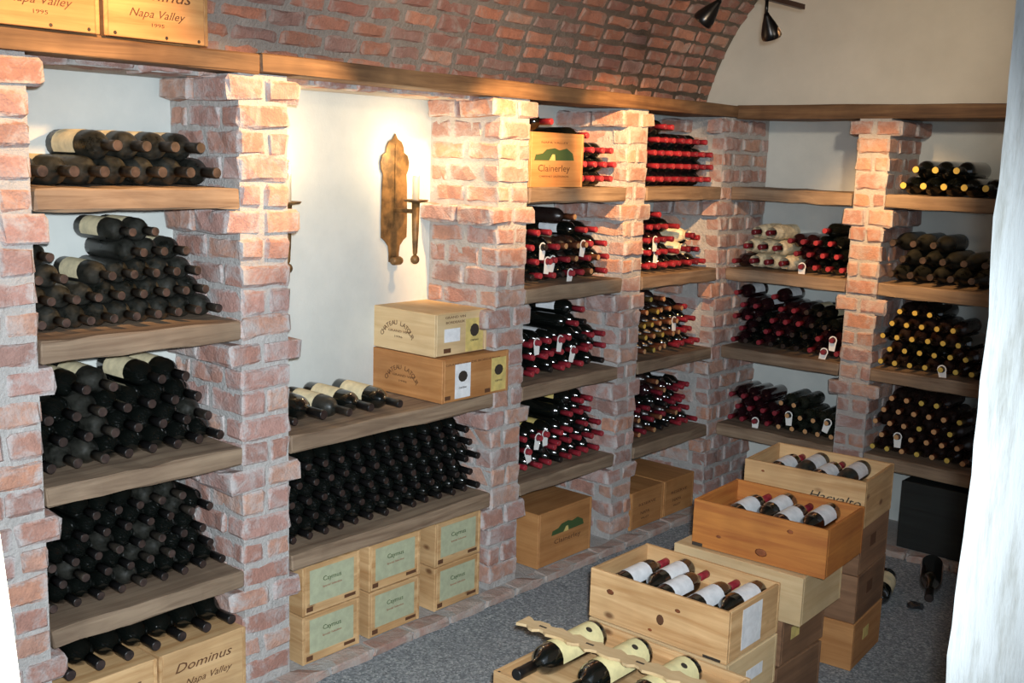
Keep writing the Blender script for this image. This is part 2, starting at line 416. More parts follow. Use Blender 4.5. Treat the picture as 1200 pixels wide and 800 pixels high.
pillar('brick_pillar', 'slim brick pillar between the two red-capped bottle bays of the long wall', (0, -1.06, 0), (0, 1, 0), (-1, 0, 0), .18, .44)
pillar('brick_pillar', 'brick pillar filling the inner corner where the two shelved walls meet', (0, -.10, 0), (0, 1, 0), (-1, 0, 0), .54, .44)
pillar('brick_pillar', 'brick pillar standing free between the two bays of the end wall', (.94, 0, 0), (-1, 0, 0), (0, 1, 0), .18, .44)
# lintel courses above the bays, behind the beam
def lintel(label, x0, x1, y0, y1, along):
    p_ = empty('brick_lintel'); tag(p_, label, None, None, 'structure')
    cx, cy = (x0 + x1) / 2, (y0 + y1) / 2
    box('mortar_core', (cx, cy, 2.372), (x1 - x0 - .02, y1 - y0 - .02, .085), M['mortar'], p_, bev=0)
    a, e = (y0, y1) if along == 'y' else (x0, x1)
    while a < e - .03:
        L = min(.2 + RNG.uniform(-.02, .02), e - a)
        if along == 'y': brick(p_, (x1 - .05, a + L / 2, 2.362), (.10, L, .075), M['brick'])
        else: brick(p_, (a + L / 2, y0 + .05, 2.362), (L, .10, .075), M['brick'])
        a += L + .018
lintel('course of bricks under the beam over the leftmost bay', -.44, -.12, -4.175, -3.43, 'y')
lintel('course of bricks under the beam over the sconce bay', -.44, -.12, -3.215, -2.05, 'y')
# ceiling : barrel vault
XC, ZC, RV = 1.194, 2.042, 1.491
ceil = empty('ceiling'); tag(ceil, 'red brick barrel vault springing from the long wall beam', None, None, 'structure')
bm = bmesh.new(); prev = None; ns = 40
t0, t1 = math.radians(14.2), math.radians(132)
for i in range(ns + 1):
    t = t0 + (t1 - t0) * i / ns; ring = []
    for rr_ in (RV + .012, RV + .25):
        for y in (-7.0, .45): ring.append(bm.verts.new((XC - rr_ * math.cos(t), y, ZC + rr_ * math.sin(t))))
    if prev:
        for q in ((0, 1), (1, 3), (3, 2), (2, 0)): bm.faces.new((prev[q[0]], prev[q[1]], ring[q[1]], ring[q[0]]))
    prev = ring
bmesh.ops.recalc_face_normals(bm, faces=bm.faces)
obj('mortar_shell', mesh_of(bm, 'shell', True), M['vault_mortar'], ceil)
xe, ze = XC - RV * math.cos(t1), ZC + RV * math.sin(t1)
box('flat_panel', ((xe + 3.0) / 2, -3.275, ze + .13), (3.0 - xe, 7.45, .25), M['plaster'], ceil, bev=0)
nb = 0
for k in range(17):
    s_ = .395 + .0745 * k; t = s_ / RV; ymin = -4.15 + .13 * max(0, k - 4)
    y = ymin - .12 * (k % 2); nx, nz = math.cos(t), -math.sin(t)
    while y < .08:
        L = .195 + RNG.uniform(-.045, .03); L = min(L, .10 - y)
        if L < .05: break
        h = .060 + RNG.uniform(-.006, .006); rad = RV + .047 - RNG.uniform(0, .006)
        o = brick(ceil, (XC - rad * math.cos(t), y + L / 2, ZC + rad * math.sin(t)), (.08, L, h), M['vault_brick'], rot=(RNG.uniform(-.02, .02), t + RNG.uniform(-.02, .02), RNG.uniform(-.02, .02)))
        nb += 1; y += L + .018
# beams
def plank(name, c, s, mat, label=None, cat=None, group=None, kind=None, seed=0, wob=.0035):
    return tag(box(name, c, s, mat, bev=.006, wob=wob, seed=seed, cuts=7), label, cat, group, kind)
plank('timber_beam', (-.13, -4.55, 2.378), (.30, 2.4, .068), M['beamy'], 'near timber beam along the long wall, carrying two wine crates', kind='structure', seed=1)
plank('timber_beam', (-.13, -1.655, 2.380), (.30, 3.39, .070), M['beamy'], 'long timber beam on the brick pillars from the joint near the sconce to the corner', kind='structure', seed=2)
plank('timber_beam', (1.35, .145, 2.378), (2.68, .29, .076), M['beamx'], 'dark timber beam along the end wall under the plaster', kind='structure', seed=3)
# plinth of bricks along both walls
pl = empty('trim_1'); tag(pl, 'low brick kerb under the bays of the long wall', None, None, 'structure')
box('mortar_core', (-.19, -2.2, .016), (.54, 4.5, .034), M['mortar'], pl, bev=0)
y = -4.4
while y < -.02:
    L = min(.21 + RNG.uniform(-.02, .02), .02 - y); brick(pl, (.045, y + L / 2, .016), (.09, L, .045), M['plinth_brick']); y += L + .014
pl2 = empty('trim_2'); tag(pl2, 'low brick kerb under the bays of the end wall', None, None, 'structure')
box('mortar_core', (1.25, .19, .016), (2.3, .50, .034), M['mortar'], pl2, bev=0)
x = .12
while x < 2.3:
    L = .21 + RNG.uniform(-.02, .02); brick(pl2, (x + L / 2, -.045, .016), (L, .09, .045), M['plinth_brick']); x += L + .014

# ------------------------------------------------------------------ shelves
BAYS = {1: (-4.175, -3.43), 2: (-3.215, -2.05), 3: (-1.845, -1.06), 4: (-.88, -.10)}
BAYX = {5: (0.005, .76), 6: (.94, 1.80)}
NAME = {1: 'leftmost bay', 2: 'sconce bay', 3: 'bay beyond sconce', 4: 'corner bay', 5: 'end wall near bay', 6: 'end wall far bay'}
BAYNAME = {1: 'leftmost bay', 2: 'sconce bay', 3: 'bay beyond sconce', 4: 'long-wall corner bay', 5: 'left end-wall bay', 6: 'right end-wall bay'}
SHN = {1: 'top shelf', 2: 'second shelf', 3: 'third shelf', 4: 'lowest shelf'}
for bay, (a, e) in BAYS.items():
    for r in ((3, 4) if bay == 2 else (1, 2, 3, 4)):
        th = TH if r < 3 else .066
        nm = {3: 'upper of the two shelves', 4: 'lower of the two shelves'}[r] if bay == 2 else SHN[r]
        plank('oak_shelf', (-.21, (a + e) / 2, ZS[r] - th / 2), (.43, e - a - .006, th), M['oaky'], 'thick weathered oak plank, %s of the %s' % (nm, BAYNAME[bay]), 'shelf', 'oak plank shelves', seed=bay * 10 + r)
for bay, (a, e) in BAYX.items():
    for r in (1, 2, 3, 4):
        plank('oak_shelf', ((a + e) / 2, .21, ZS[r] - TH / 2), (e - a - .006, .43, TH), M['oakx'], 'thick weathered oak plank, %s of the %s' % (SHN[r], BAYNAME[bay]), 'shelf', 'oak plank shelves', seed=bay * 10 + r)

# ------------------------------------------------------------------ bottles
def bottle_profile(shape):
    if shape == 'burg':
        return [(.034, 0), (.0395, .005), (.0405, .02), (.0405, .165), (.038, .195), (.031, .222), (.022, .245), (.0145, .265), (.0138, .33)], .272, .335
    return [(.034, 0), (.0395, .004), (.0405, .012), (.0405, .205), (.0385, .222), (.032, .237), (.022, .249), (.0160, .256), (.0142, .272), (.0138, .33)], .270, .335
PARTS = {}
def bottle_parts(shape, kind, sc):
    key = (shape, kind, sc)
    if key in PARTS: return PARTS[key]
    g, cap, end, lab = KINDS[kind]
    prof, c0, L = bottle_profile(shape)
    body = lathe([(r_ * sc, z_ * sc) for r_, z_ in prof], 18); body.materials.append(M[g])
    capm = lathe([(.0150 * sc, c0 * sc), (.0146 * sc, (L - .020) * sc), (.0152 * sc, (L - .016) * sc), (.0152 * sc, (L - .002) * sc), (.0138 * sc, L * sc)], 14, mats=1)
    capm.materials.append(M[cap]); capm.materials.append(M[end])
    bm = bmesh.new(); n = 8; a0 = math.radians(82); rr_ = .0417 * sc
    rows = [[bm.verts.new((rr_ * math.cos(a0 * (2 * i / n - 1)), rr_ * math.sin(a0 * (2 * i / n - 1)), z_ * sc)) for i in range(n + 1)] for z_ in ((.022, .195) if kind == 'mag' else (.050, .172))]
    for i in range(n): bm.faces.new((rows[0][i], rows[0][i + 1], rows[1][i + 1], rows[1][i])).smooth = True
    labm = mesh_of(bm, 'label'); labm.materials.append(M[lab] if lab else M['cream'])
    PARTS[key] = (body, capm, labm); return PARTS[key]
KINDS = {'blackw': ('glass', 'black_cap', 'black_end', 'white_label'), 'black': ('glass', 'black_cap', 'black_end', 'cream'), 'dusty': ('dusty', 'dusty_cap', 'dusty_end', 'cream'),
         'red': ('glass', 'red_cap', 'red_end', 'white_label'), 'dred': ('burgglass', 'dred_cap', 'dred_end', 'white_label'),
         'gold': ('brownglass', 'gold_cap', 'gold_end', 'cream'), 'tan': ('brownglass', 'tan_cap', 'tan_end', 'cream'),
         'green': ('greenglass', 'black_cap', 'tan_end', 'cream'), 'redy': ('glass', 'red_cap', 'red_end', 'yellow_label'),
         'bgold': ('glass', 'black_cap', 'gold_end', 'cream'), 'grey': ('dusty', 'dusty_cap', 'dusty_end', 'white_label')}
KNAME = {'blackw': ('black_capped_bottle', 'black wine bottle'), 'black': ('black_capped_bottle', 'black wine bottle'), 'dusty': ('dusty_bottle', 'dusty dark bottle'), 'red': ('red_capped_bottle', 'red-capped bottle'),
         'dred': ('burgundy_capped_bottle', 'burgundy-capped bottle'), 'gold': ('gold_capped_bottle', 'gold-capped bottle'), 'tan': ('copper_capped_bottle', 'copper-capped bottle'),
         'green': ('green_glass_bottle', 'green glass bottle'), 'redy': ('red_capped_bottle', 'red-capped bottle'), 'bgold': ('gold_tipped_bottle', 'gold-tipped black bottle'),
         'grey': ('dusty_bottle', 'dusty dark bottle')}
def bottle(kind, shape, mtx, label, group, sc=1.0, lab=False, spin=0.0):
    body, capm, labm = bottle_parts(shape, kind, sc)
    o = obj(KNAME[kind][0], body, mtx=mtx); tag(o, label, 'bottle', group)
    obj('capsule', capm, None, o)
    if lab: obj('paper_label', labm, None, o, rot=(0, 0, spin))
    return o
def frame(axis, lx):
    z_ = Vector(axis).normalized(); x_ = Vector(lx); x_ = (x_ - z_ * x_.dot(z_)).normalized(); y_ = z_.cross(x_)
    return Matrix(((x_.x, y_.x, z_.x, 0), (x_.y, y_.y, z_.y, 0), (x_.z, y_.z, z_.z, 0), (0, 0, 0, 1)))
ORD = ['first', 'second', 'third', 'fourth', 'fifth', 'sixth', 'seventh', 'eighth', 'ninth', 'tenth', 'eleventh', 'twelfth', 'thirteenth', 'fourteenth', 'fifteenth']
LAY = ['bottom', 'second', 'third', 'fourth', 'fifth', 'sixth']
def pile(bay, shelf, rows, kindf, d=.0825, sc=1.0, start=0.0, shape='bord', labp=.0, tip=.055, z0=None, where=None, jit=.012, tilt=.0, tags=()):
    """rows[k] = slot numbers of layer k (layer k is shifted by half a slot)."""
    left = bay <= 4; a0 = (BAYS[bay][0] if left else BAYX[bay][0]) + start
    z0 = ZS[shelf] if z0 is None else z0; where = where or '%s of %s' % (SHN[shelf], BAYNAME[bay])
    L = .335 * sc; r_ = .0405 * sc; dz = max(d * .866, 0.0)
    dz = math.sqrt(max((2 * r_) ** 2 - (d / 2) ** 2, 0)) * 1.0 + .0008
    grp = 'bottles on the ' + where
    for k, slots in enumerate(rows):
        for i, s_ in enumerate(slots):
            above = rows[k + 1] if k + 1 < len(rows) else []
            exposed = not any(abs(u + .5 * ((k + 1) % 2) - s_ - .5 * (k % 2)) < .75 for u in above)
            kind = kindf(k, s_, RNG)
            pos = a0 + d * (s_ + .5 + .5 * (k % 2)); z_ = z0 + r_ + .0015 + k * dz
            dep = -(tip + RNG.uniform(0, jit) + .012 * (k % 2))
            yaw = RNG.uniform(-.004, .004)
            if left: ax, lx, end, roll = Vector((1, yaw, -tilt)), (0, 0, 1), Vector((dep, pos, z_)), .60 + RNG.uniform(-.25, .2)
            else: ax, lx, end, roll = Vector((yaw, -1, -tilt)), (0, 0, 1), Vector((pos, -dep, z_)), -.35 + RNG.uniform(-.3, .3)
            ax.normalize()
            mt = Matrix.Translation(end - ax * L) @ frame(ax, lx)
            lb = exposed and RNG.random() < labp
            desc = KNAME[kind][1]
            label = '%s, %s from left in %s layer, %s' % (desc, ORD[i + (1 if (bay, shelf) == (4, 2) and k in (1, 2) and s_ > 5 else 0)], LAY[k], where)
            bottle(kind, shape, mt, label, grp, sc, lb, roll)
            if (k, s_) in tags: neck_tag(end, ax, left, sc, '%s from left, %s layer, %s' % (ORD[i], LAY[k], where))
TAGM = {}
def neck_tag(end, ax, left, sc, where):
    if 'm' not in TAGM:
        bm = bmesh.new(); n = 14; ri, t = .0178, .0008; ring_i, ring_o = [], []
        for i in range(n):
            a = 2 * math.pi * i / n + math.pi / 2 + math.pi / n; ca, sa = math.cos(a), math.sin(a)
            ro = .0245; xo, yo = ro * ca, ro * sa
            if sa < -.55: xo, yo = .022 * ca / abs(sa) if abs(ca / sa) < 1 else .022 * (1 if ca > 0 else -1), -.062
            ring_i.append((ri * ca, ri * sa)); ring_o.append((xo, yo))
        vt = {}
        for s_, zz in ((0, -t), (1, t)):
            vt[s_] = ([bm.verts.new((x_, y_, zz)) for x_, y_ in ring_i], [bm.verts.new((x_, y_, zz)) for x_, y_ in ring_o])
        for i in range(n):
            j = (i + 1) % n
            bm.faces.new((vt[1][0][i], vt[1][1][i], vt[1][1][j], vt[1][0][j])); bm.faces.new((vt[0][0][i], vt[0][0][j], vt[0][1][j], vt[0][1][i]))
            bm.faces.new((vt[0][1][i], vt[0][1][j], vt[1][1][j], vt[1][1][i])); bm.faces.new((vt[0][0][i], vt[1][0][i], vt[1][0][j], vt[0][0][j]))
        bmesh.ops.recalc_face_normals(bm, faces=bm.faces); TAGM['m'] = mesh_of(bm, 'tag')
    tw = RNG.uniform(-.3, .3)
    mt = Matrix.Translation(end - ax * .022) @ frame(ax, (0, 1, 0) if left else (1, 0, 0)) @ Matrix.Rotation(tw, 4, 'Z')
    o = obj('neck_tag', TAGM['m'], M['tag'], mtx=mt)
    tag(o, 'white paper tag on bottle %s' % where, 'tag', 'white paper neck tags')
F = lambda *ks: (lambda k, s_, r: ks[0] if len(ks) == 1 else r.choice(ks))
R = lambda a, b_: list(range(a, b_))
# --- leftmost bay
pile(1, 1, [R(0, 7), [2, 3, 4, 5]], F('dusty'), d=.104, sc=1.22, labp=.9, tip=.03)
pile(1, 2, [R(0, 9), R(0, 8), [0, 1, 3, 4, 5, 6, 7], [0, 4, 5, 6], [4, 5]], F('dusty'), d=.0815, labp=.75)
pile(1, 3, [R(0, 8), R(0, 7), R(0, 7), [1, 2, 4, 5]], F('black', 'black', 'dusty', 'black'), d=.0915, sc=1.12, labp=.95, tip=.04)
pile(1, 4, [R(0, 9), R(0, 8), R(0, 8), R(1, 8), R(2, 7)], F('black', 'black', 'black', 'dusty'), d=.0815, labp=.0)
pile(1, 4, [R(0, 7)], F('black'), d=.104, sc=1.22, labp=.9, tip=-.02, z0=.300, where='two crates under the leftmost bay', jit=.006)
# --- sconce bay
pile(2, 4, [R(0, 14), R(0, 13), R(0, 14), R(0, 13), R(0, 13)], F('black'), d=.0825, tip=.03, where='lower shelf of sconce bay')
for i, (yy, s_, kd, xt) in enumerate(((-3.165, 1.0, 'black', -.03), (-3.04, 1.30, 'black', -.01), (-2.915, 1.10, 'dusty', .0), (-2.80, 1.14, 'black', .0), (-2.665, 1.14, 'black', .03))):
    ax = Vector((1, .05, -.02)).normalized(); L = .335 * s_
    mt = Matrix.Translation(Vector((xt, yy, ZS[3] + .0405 * s_ + .004)) - ax * L) @ frame(ax, (0, -.35, 1))
    what = ['small black wine bottle', 'largest black bottle', 'dusty dark bottle with cream label', 'black bottle with cream label', 'black bottle with cream label'][i]
    bottle(kd, 'bord', mt, '%s, %s from left on upper shelf below the sconce' % (what, ORD[i]), 'bottles lying below the sconce', s_, i > 0)
# --- bay beyond the sconce
rd = lambda p, a='red', b_='black', c='tan': (lambda k, s_, r: a if r.random() < p else r.choice((b_, c)))
pile(3, 1, [R(5, 9), R(5, 9), R(5, 9), [5]], F('red'), d=.0825, tip=.03)
pile(3, 2, [R(1, 9), R(1, 9), R(1, 9), [1, 2, 6, 7], [5]], rd(.62), d=.082, labp=.8, tags=((2, 2), (1, 3), (0, 5), (2, 6), (1, 2)), tip=.03, jit=.05)
pile(3, 3, [R(1, 9), R(1, 9), R(1, 9), [5, 6], [6]], rd(.72, c='red'), d=.082, labp=.9, tags=((2, 2), (2, 4), (1, 5)), tip=.03, jit=.045)
pile(3, 4, [R(1, 9), R(1, 9), R(1, 9), [5, 6, 7], [6, 7]], rd(.85, a='redy', c='redy'), d=.082, labp=.9, tags=((2, 2), (1, 1), (2, 3)), tip=.03, jit=.04)
# --- corner bay of the long wall
pile(4, 1, [R(1, 9), R(1, 9), R(1, 9), R(1, 8), [2, 3]], F('red', 'red', 'dred'), d=.0835, tip=.03, labp=.9)
pile(4, 2, [R(1, 9), [1, 2, 3, 4, 7], [1, 2, 3, 4, 7], R(1, 5), [2]], F('red', 'dred', 'red'), d=.0835, tip=.03, jit=.03, tags=((2, 2), (1, 2)))
pile(4, 3, [R(1, 9), R(1, 8), R(1, 8), R(1, 7), [2, 3]], lambda k, s_, r: 'red' if s_ >= 6 or (s_ == 5 and k == 0) else r.choice(('gold', 'tan', 'tan')), d=.0835, tip=.03, jit=.04, tags=((2, 5),))
pile(4, 4, [R(1, 9), R(1, 8), R(1, 8), R(3, 8), [3, 4]], lambda k, s_, r: 'red' if s_ >= 6 else r.choice(('black', 'tan', 'dred')), d=.0835, tip=.03, jit=.05, labp=.95)
# --- end wall, left bay
pile(5, 2, [[5, 6, 7, 8], [4, 5, 6, 7], [4, 5, 6, 7], [6]], lambda k, s_, r: 'red' if s_ >= 6 else 'dred', d=.082, start=.01, tags=((0, 5),), tip=.03, where='dark pile beside the tissue-wrapped bottles')
pile(5, 3, [R(0, 9), R(0, 8), R(0, 8), [0, 1, 3, 4, 5, 6], [0, 3]], F('dred', 'black', 'dred'), d=.082, start=.02, labp=.9, tags=((0, 7), (1, 7)), tip=.03)
pile(5, 4, [R(0, 9), R(0, 8), [0, 1, 2, 4, 5], []], lambda k, s_, r: 'dred' if s_ < 4 - k * .5 else 'green', d=.082, start=.03, tags=((0, 2), (1, 4), (1, 7)), tip=.03)
# --- end wall, right bay
pile(6, 1, [R(0, 5), [0, 1, 2]], F('bgold'), d=.105, sc=1.22, start=.03, tip=.02)
pile(6, 2, [R(0, 5), R(0, 5), R(0, 3)], F('grey'), d=.107, sc=1.22, start=.0, shape='burg', tip=.02)
pile(6, 3, [R(0, 7), R(0, 6), R(0, 6), R(0, 5), R(1, 4)], F('gold', 'gold', 'bgold'), d=.0815, start=.0, tip=.02, tags=((0, 4),))
pile(6, 4, [R(0, 7), R(0, 6), R(0, 6), R(0, 6), R(1, 5)], F('tan', 'gold', 'tan'), d=.0815, start=.0, tip=.02, tags=((1, 1),))
# --- paper wrapped bottles, end wall left bay second shelf
def wrapped(x_, z_, i, dep=.03, left=False, where='%s of the tissue pile'):
    t = empty('wrapped_bottle', (dep, x_, z_) if left else (x_, dep, z_)); tag(t, 'wine bottle wrapped in cream tissue, ' + where % i, 'bottle', 'tissue wrapped bottles')
    ax = frame((1, 0, 0), (0, 0, 1)) if left else frame((0, -1, 0), (1, 0, 0)); L = .335; bk = (-L, 0, 0) if left else (0, L, 0)
    rr = random.Random(i.__hash__() % 1000 if False else len(i) * 31 + int(x_ * 1000))
    bm = bmesh.new(); seg = 16; rings = []
    for r_, zz in ((.02, 0), (.042, .006), (.046, .05), (.045, .10), (.046, .16), (.045, .20), (.043, .225), (.036, .25), (.026, .268), (.031, .285), (.033, .293)):
        rings.append([bm.verts.new((r_ * (1 + rr.uniform(-.07, .07)) * math.cos(2 * math.pi * q / seg), r_ * (1 + rr.uniform(-.07, .07)) * math.sin(2 * math.pi * q / seg), zz)) for q in range(seg)])
    for k in range(len(rings) - 1):
        for q in range(seg): bm.faces.new((rings[k][q], rings[k][(q + 1) % seg], rings[k + 1][(q + 1) % seg], rings[k + 1][q]))
    bm.faces.new(rings[0][::-1])
    obj('tissue', mesh_of(bm, 'tissue'), M['tissue'], t, mtx=Matrix.Translation(bk) @ ax)
    bm = bmesh.new(); lathe_bm(bm, [(.0150, .24), (.0155, .30), (.0165, .318), (.0165, .333), (.0150, .335)], 12)
    obj('capsule', mesh_of(bm, 'cap', True), M['dred_cap'], t, mtx=Matrix.Translation(bk) @ ax)
WR = [(0, .155, 'first from left at the bottom'), (0, .250, 'second from left at the bottom'), (0, .345, 'third from left at the bottom'),
      (1, .11, 'left of the middle layer'), (1, .203, 'centre of the middle layer'), (1, .298, 'right of the middle layer'), (2, .157, 'left on top'), (2, .25, 'right on top')]
for k, x_, nm in ((1, -.375, 'lower'), (2, -.336, 'upper')): wrapped(x_, ZS[2] + .046 + k * .076, nm, -.02, True, '%s of two in the corner bay')
for k, x_, nm in WR: wrapped(x_, ZS[2] + .049 + k * .085, nm)
bottle('dred', 'bord', Matrix.Translation((.06, .345, ZS[2] + .042)) @ frame((-.03, -1, 0), (1, 0, 0)), 'burgundy-capped bottle alone at the left end, second shelf of left end-wall bay', 'bottles on the second shelf of left end-wall bay')

# ------------------------------------------------------------------ crates
def crate(name, c, s, key, label, yaw=0.0, lid=True, group='wooden wine crates', t=.014, fillz=None, cat='crate'):
    """c = centre of the base; s = size. Panels are parts."""
    o = empty(name, c, yaw); tag(o, label, cat, group); X, Y, Z = s
    long_ = 'x' if X >= Y else 'y'; oth = 'y' if long_ == 'x' else 'x'
    box('side_panel', (0, -Y / 2 + t / 2, Z / 2), (X, t, Z), M[key + 'x'], o, bev=.002)
    box('side_panel', (0, Y / 2 - t / 2, Z / 2), (X, t, Z), M[key + 'x'], o, bev=.002)
    box('end_panel', (X / 2 - t / 2, 0, Z / 2), (t, Y - 2 * t - .001, Z - .002), M[key + 'y'], o, bev=.002)
    box('end_panel', (-X / 2 + t / 2, 0, Z / 2), (t, Y - 2 * t - .001, Z - .002), M[key + 'y'], o, bev=.002)
    if lid: box('lid', (0, 0, Z - t / 2 + .0006), (X - .004, Y - .004, t), M[key + long_], o, bev=.002)
    else: box('insert_board', (0, 0, (fillz or Z * .5)), (X - 2 * t - .002, Y - 2 * t - .002, .01), M[key + long_], o, bev=0)
    return o
def face_of(o, s, face): return Vector((s[0] / 2, 0, 0)) if face == '+x' else Vector((0, -s[1] / 2, 0))
def print_on(o, s, face, kind, u, v_, me, mat, out=.0004):
    return obj(kind, me, mat, o, mtx=on_face(face, u, v_, out, face_of(o, s, face)))
def sheet(w_, h_, t=.0008): return box_mesh((w_, h_, t), 0, None)
def sheet_on(o, s, face, u, v_, w_, h_, mat, name='paper_label', out=.0006):
    bm = bmesh.new(); add_box(bm, (0, 0, 0), (w_, h_, .0008)); return obj(name, mesh_of(bm), mat, o, mtx=on_face(face, u, v_, out, face_of(o, s, face)))

# two crates on the beam, top left
s = (.14, .372, .34)
for yc, lab in ((-4.143, 'golden pine wine crate with script lettering on the beam, cut off at the frame edge'), (-3.757, 'golden pine wine crate with script lettering on the beam, right of its twin')):
    o = crate('wine_crate', (-.036, yc, 2.415), s, 'board', lab, group='crates on the beam')
    for txt, v_, h, wd, sh in (('Dominus', .125, .055, .25, .35), ('Napa Valley', .070, .036, .20, .4)): print_on(o, s, '+x', 'lettering', .0, v_, text_mesh(txt, h, sh, wd), M['ink'])
    print_on(o, s, '+x', 'lettering', .0, .042, text_mesh('1995', .016, 0, .045), M['ink'])
    for u in (-.15, .03, .15): obj('nail_head', lathe([(.006, 0), (.005, .0015)], 8), M['steel'], o, mtx=on_face('+x', u, .012, 0, face_of(o, s, '+x')))
# crates under the leftmost bay
s = (.34, .365, .25)
for yc, lab in ((-3.985, 'pine wine crate on the floor under the leftmost bay, mostly cropped'), (-3.612, 'pine wine crate lettered in script under the leftmost bay, beside the pillar')):
    o = crate('wine_crate', (-.165, yc, .046), s, 'pine', lab, group='crates under the leftmost bay')
    print_on(o, s, '+x', 'lettering', .0, .165, text_mesh('Dominus', .05, .35, .24), M['ink']); print_on(o, s, '+x', 'lettering', .02, .105, text_mesh('Napa Valley', .036, .4, .2), M['ink'])
# green labelled crates
s = (.36, .30, .203)
for ci, (yc, xf) in enumerate(((-3.006, 0.0), (-2.655, .0), (-2.262, .0))):
    for lv in (0, 1):
        pos = ['nearest the tall brick pillar', 'in the middle', 'nearest the sconce pillar'][ci]
        o = crate('wine_crate', (xf - s[0] / 2 - .004 * lv, yc + .004 * lv, .036 + lv * (s[2] + .004)), s, 'pine', 'pine crate with sage green label, %s of stack %s' % (['bottom', 'top'][lv], pos), group='green labelled crates under the sconce bay')
        sheet_on(o, s, '+x', 0, .112, .23, .145, M['sage'])
        print_on(o, s, '+x', 'lettering', .0, .125, text_mesh('Caymus', .028, 0, .095), M['green_ink'], .0016)
        print_on(o, s, '+x', 'lettering', .0, .098, text_mesh('Special Selection', .012, .1, .10), M['red_ink'], .0016)
        sheet_on(o, s, '+x', -.115, .022, .032, .020, M['ink'], 'brand_stamp'); sheet_on(o, s, '+x', .095, .024, .06, .014, M['ink'], 'brand_stamp')
# crates on the upper sconce shelf
s = (.50, .455, .195)
o = crate('wine_crate', (-.24, -2.178 - .0, ZS[3] + .003), (.50, .44, .195), 'tan', 'brown wooden wine crate with arched lettering on the shelf below the sconce', group='crates below the sconce')
s = (.50, .44, .195)
def chateau(o, s, key_mat):
    print_on(o, s, '-y', 'lettering', -.01, .118, arc_text('CHATEAU LATOUR', .030, .105, 2.1), key_mat)
    print_on(o, s, '-y', 'lettering', .0, .085, text_mesh('GRAND VIN', .014, 0, .135), key_mat); print_on(o, s, '-y', 'lettering', .0, .060, text_mesh('1996', .013, 0, .05), key_mat)
chateau(o, s, M['ink'])
for u, mt in ((-.09, 'white_label'), (.15, 'yellow_label')):
    sheet_on(o, s, '+x', u, .09, .10, .155, M[mt])
    obj('picture', lathe([(.030, 0), (.029, .0006)], 10), M['dark_ink'], o, mtx=on_face('+x', u, .11, .0012, face_of(o, s, '+x')) @ Matrix.Diagonal((1, .85, 1, 1)))
    print_on(o, s, '+x', 'lettering', u, .055, text_mesh('CHATEAU', .012, 0, .05), M['dark_ink'], .0014)
print_on(o, s, '+x', 'lettering', -.02, .165, text_mesh('GRAND VIN DE BORDEAUX', .013, 0, .36), M['ink'])
for u in (-.185, .075): sheet_on(o, s, '+x', u, .022, .035, .018, M['ink'], 'brand_stamp')
s = (.46, .34, .19)
o = crate('wine_crate', (-.275, -2.225, ZS[3] + .203), s, 'pale', 'pale wooden wine crate with arched lettering stacked on the brown one', group='crates below the sconce')
chateau(o, s, M['ink'])
sheet_on(o, s, '+x', -.06, .09, .10, .06, M['white_label']); sheet_on(o, s, '+x', .085, .08, .115, .15, M['yellow_label'])
obj('picture', lathe([(.030, 0), (.029, .0006)], 10), M['dark_ink'], o, mtx=on_face('+x', .085, .10, .0012, face_of(o, s, '+x')))
print_on(o, s, '+x', 'lettering', .085, .05, text_mesh('CHATEAU', .012, 0, .05), M['dark_ink'], .0014)
print_on(o, s, '+x', 'lettering', -.04, .165, text_mesh('GRAND VIN', .016, 0, .13), M['ink']); print_on(o, s, '+x', 'lettering', -.04, .142, text_mesh('BORDEAUX', .016, 0, .12), M['ink'])
sheet_on(o, s, '+x', -.09, .022, .045, .02, M['ink'], 'brand_stamp')
def landscape(o, s, u, v_, w_, sc_=1.0):
    pts = [(-.5, 0), (-.47, .16), (-.3, .20), (-.2, .32), (.0, .36), (.12, .30), (.3, .36), (.46, .22), (.5, .02)]
    me = prism([(x_ * w_, y_ * w_ * .55) for x_, y_ in pts], .0006); obj('picture', me, M['green_ink'], o, mtx=on_face('+x', u, v_, .0004, face_of(o, s, '+x')))
    me = prism([(x_ * w_, y_ * w_) for x_, y_ in [(-.14, 0), (-.06, .10), (.0, .10), (.02, 0)]], .0006); obj('picture', me, M['yellow_label'], o, mtx=on_face('+x', u, v_, .0012, face_of(o, s, '+x')))
# crate on the top shelf of the bay beyond the sconce
s = (.17, .41, .255)
o = crate('wine_crate', (-.085, -1.64, ZS[1]), s, 'board', 'golden wine crate with a green landscape on the top shelf beyond the sconce', group='landscape printed crates')
landscape(o, s, -.02, .125, .30); print_on(o, s, '+x', 'lettering', -.02, .075, text_mesh('Clainerley', .045, 0, .24), M['ink']); print_on(o, s, '+x', 'lettering', -.02, .205, text_mesh('NAPA VALLEY', .013, 0, .20), M['ink']); print_on(o, s, '+x', 'lettering', -.02, .048, text_mesh('CABERNET SAUVIGNON', .012, 0, .22), M['ink'])
mt = Matrix.Translation((-.345, -1.73, ZS[1] + .30)) @ frame((1, 0, 0), (0, 0, 1))
bottle('red', 'bord', Matrix.Translation((-.335 + .045, -1.745, ZS[1] + .304)) @ frame((1, 0, 0), (0, 0, 1)), 'red-capped bottle lying on the golden landscape crate, top shelf beyond sconce', 'bottles on the top shelf of bay beyond sconce')
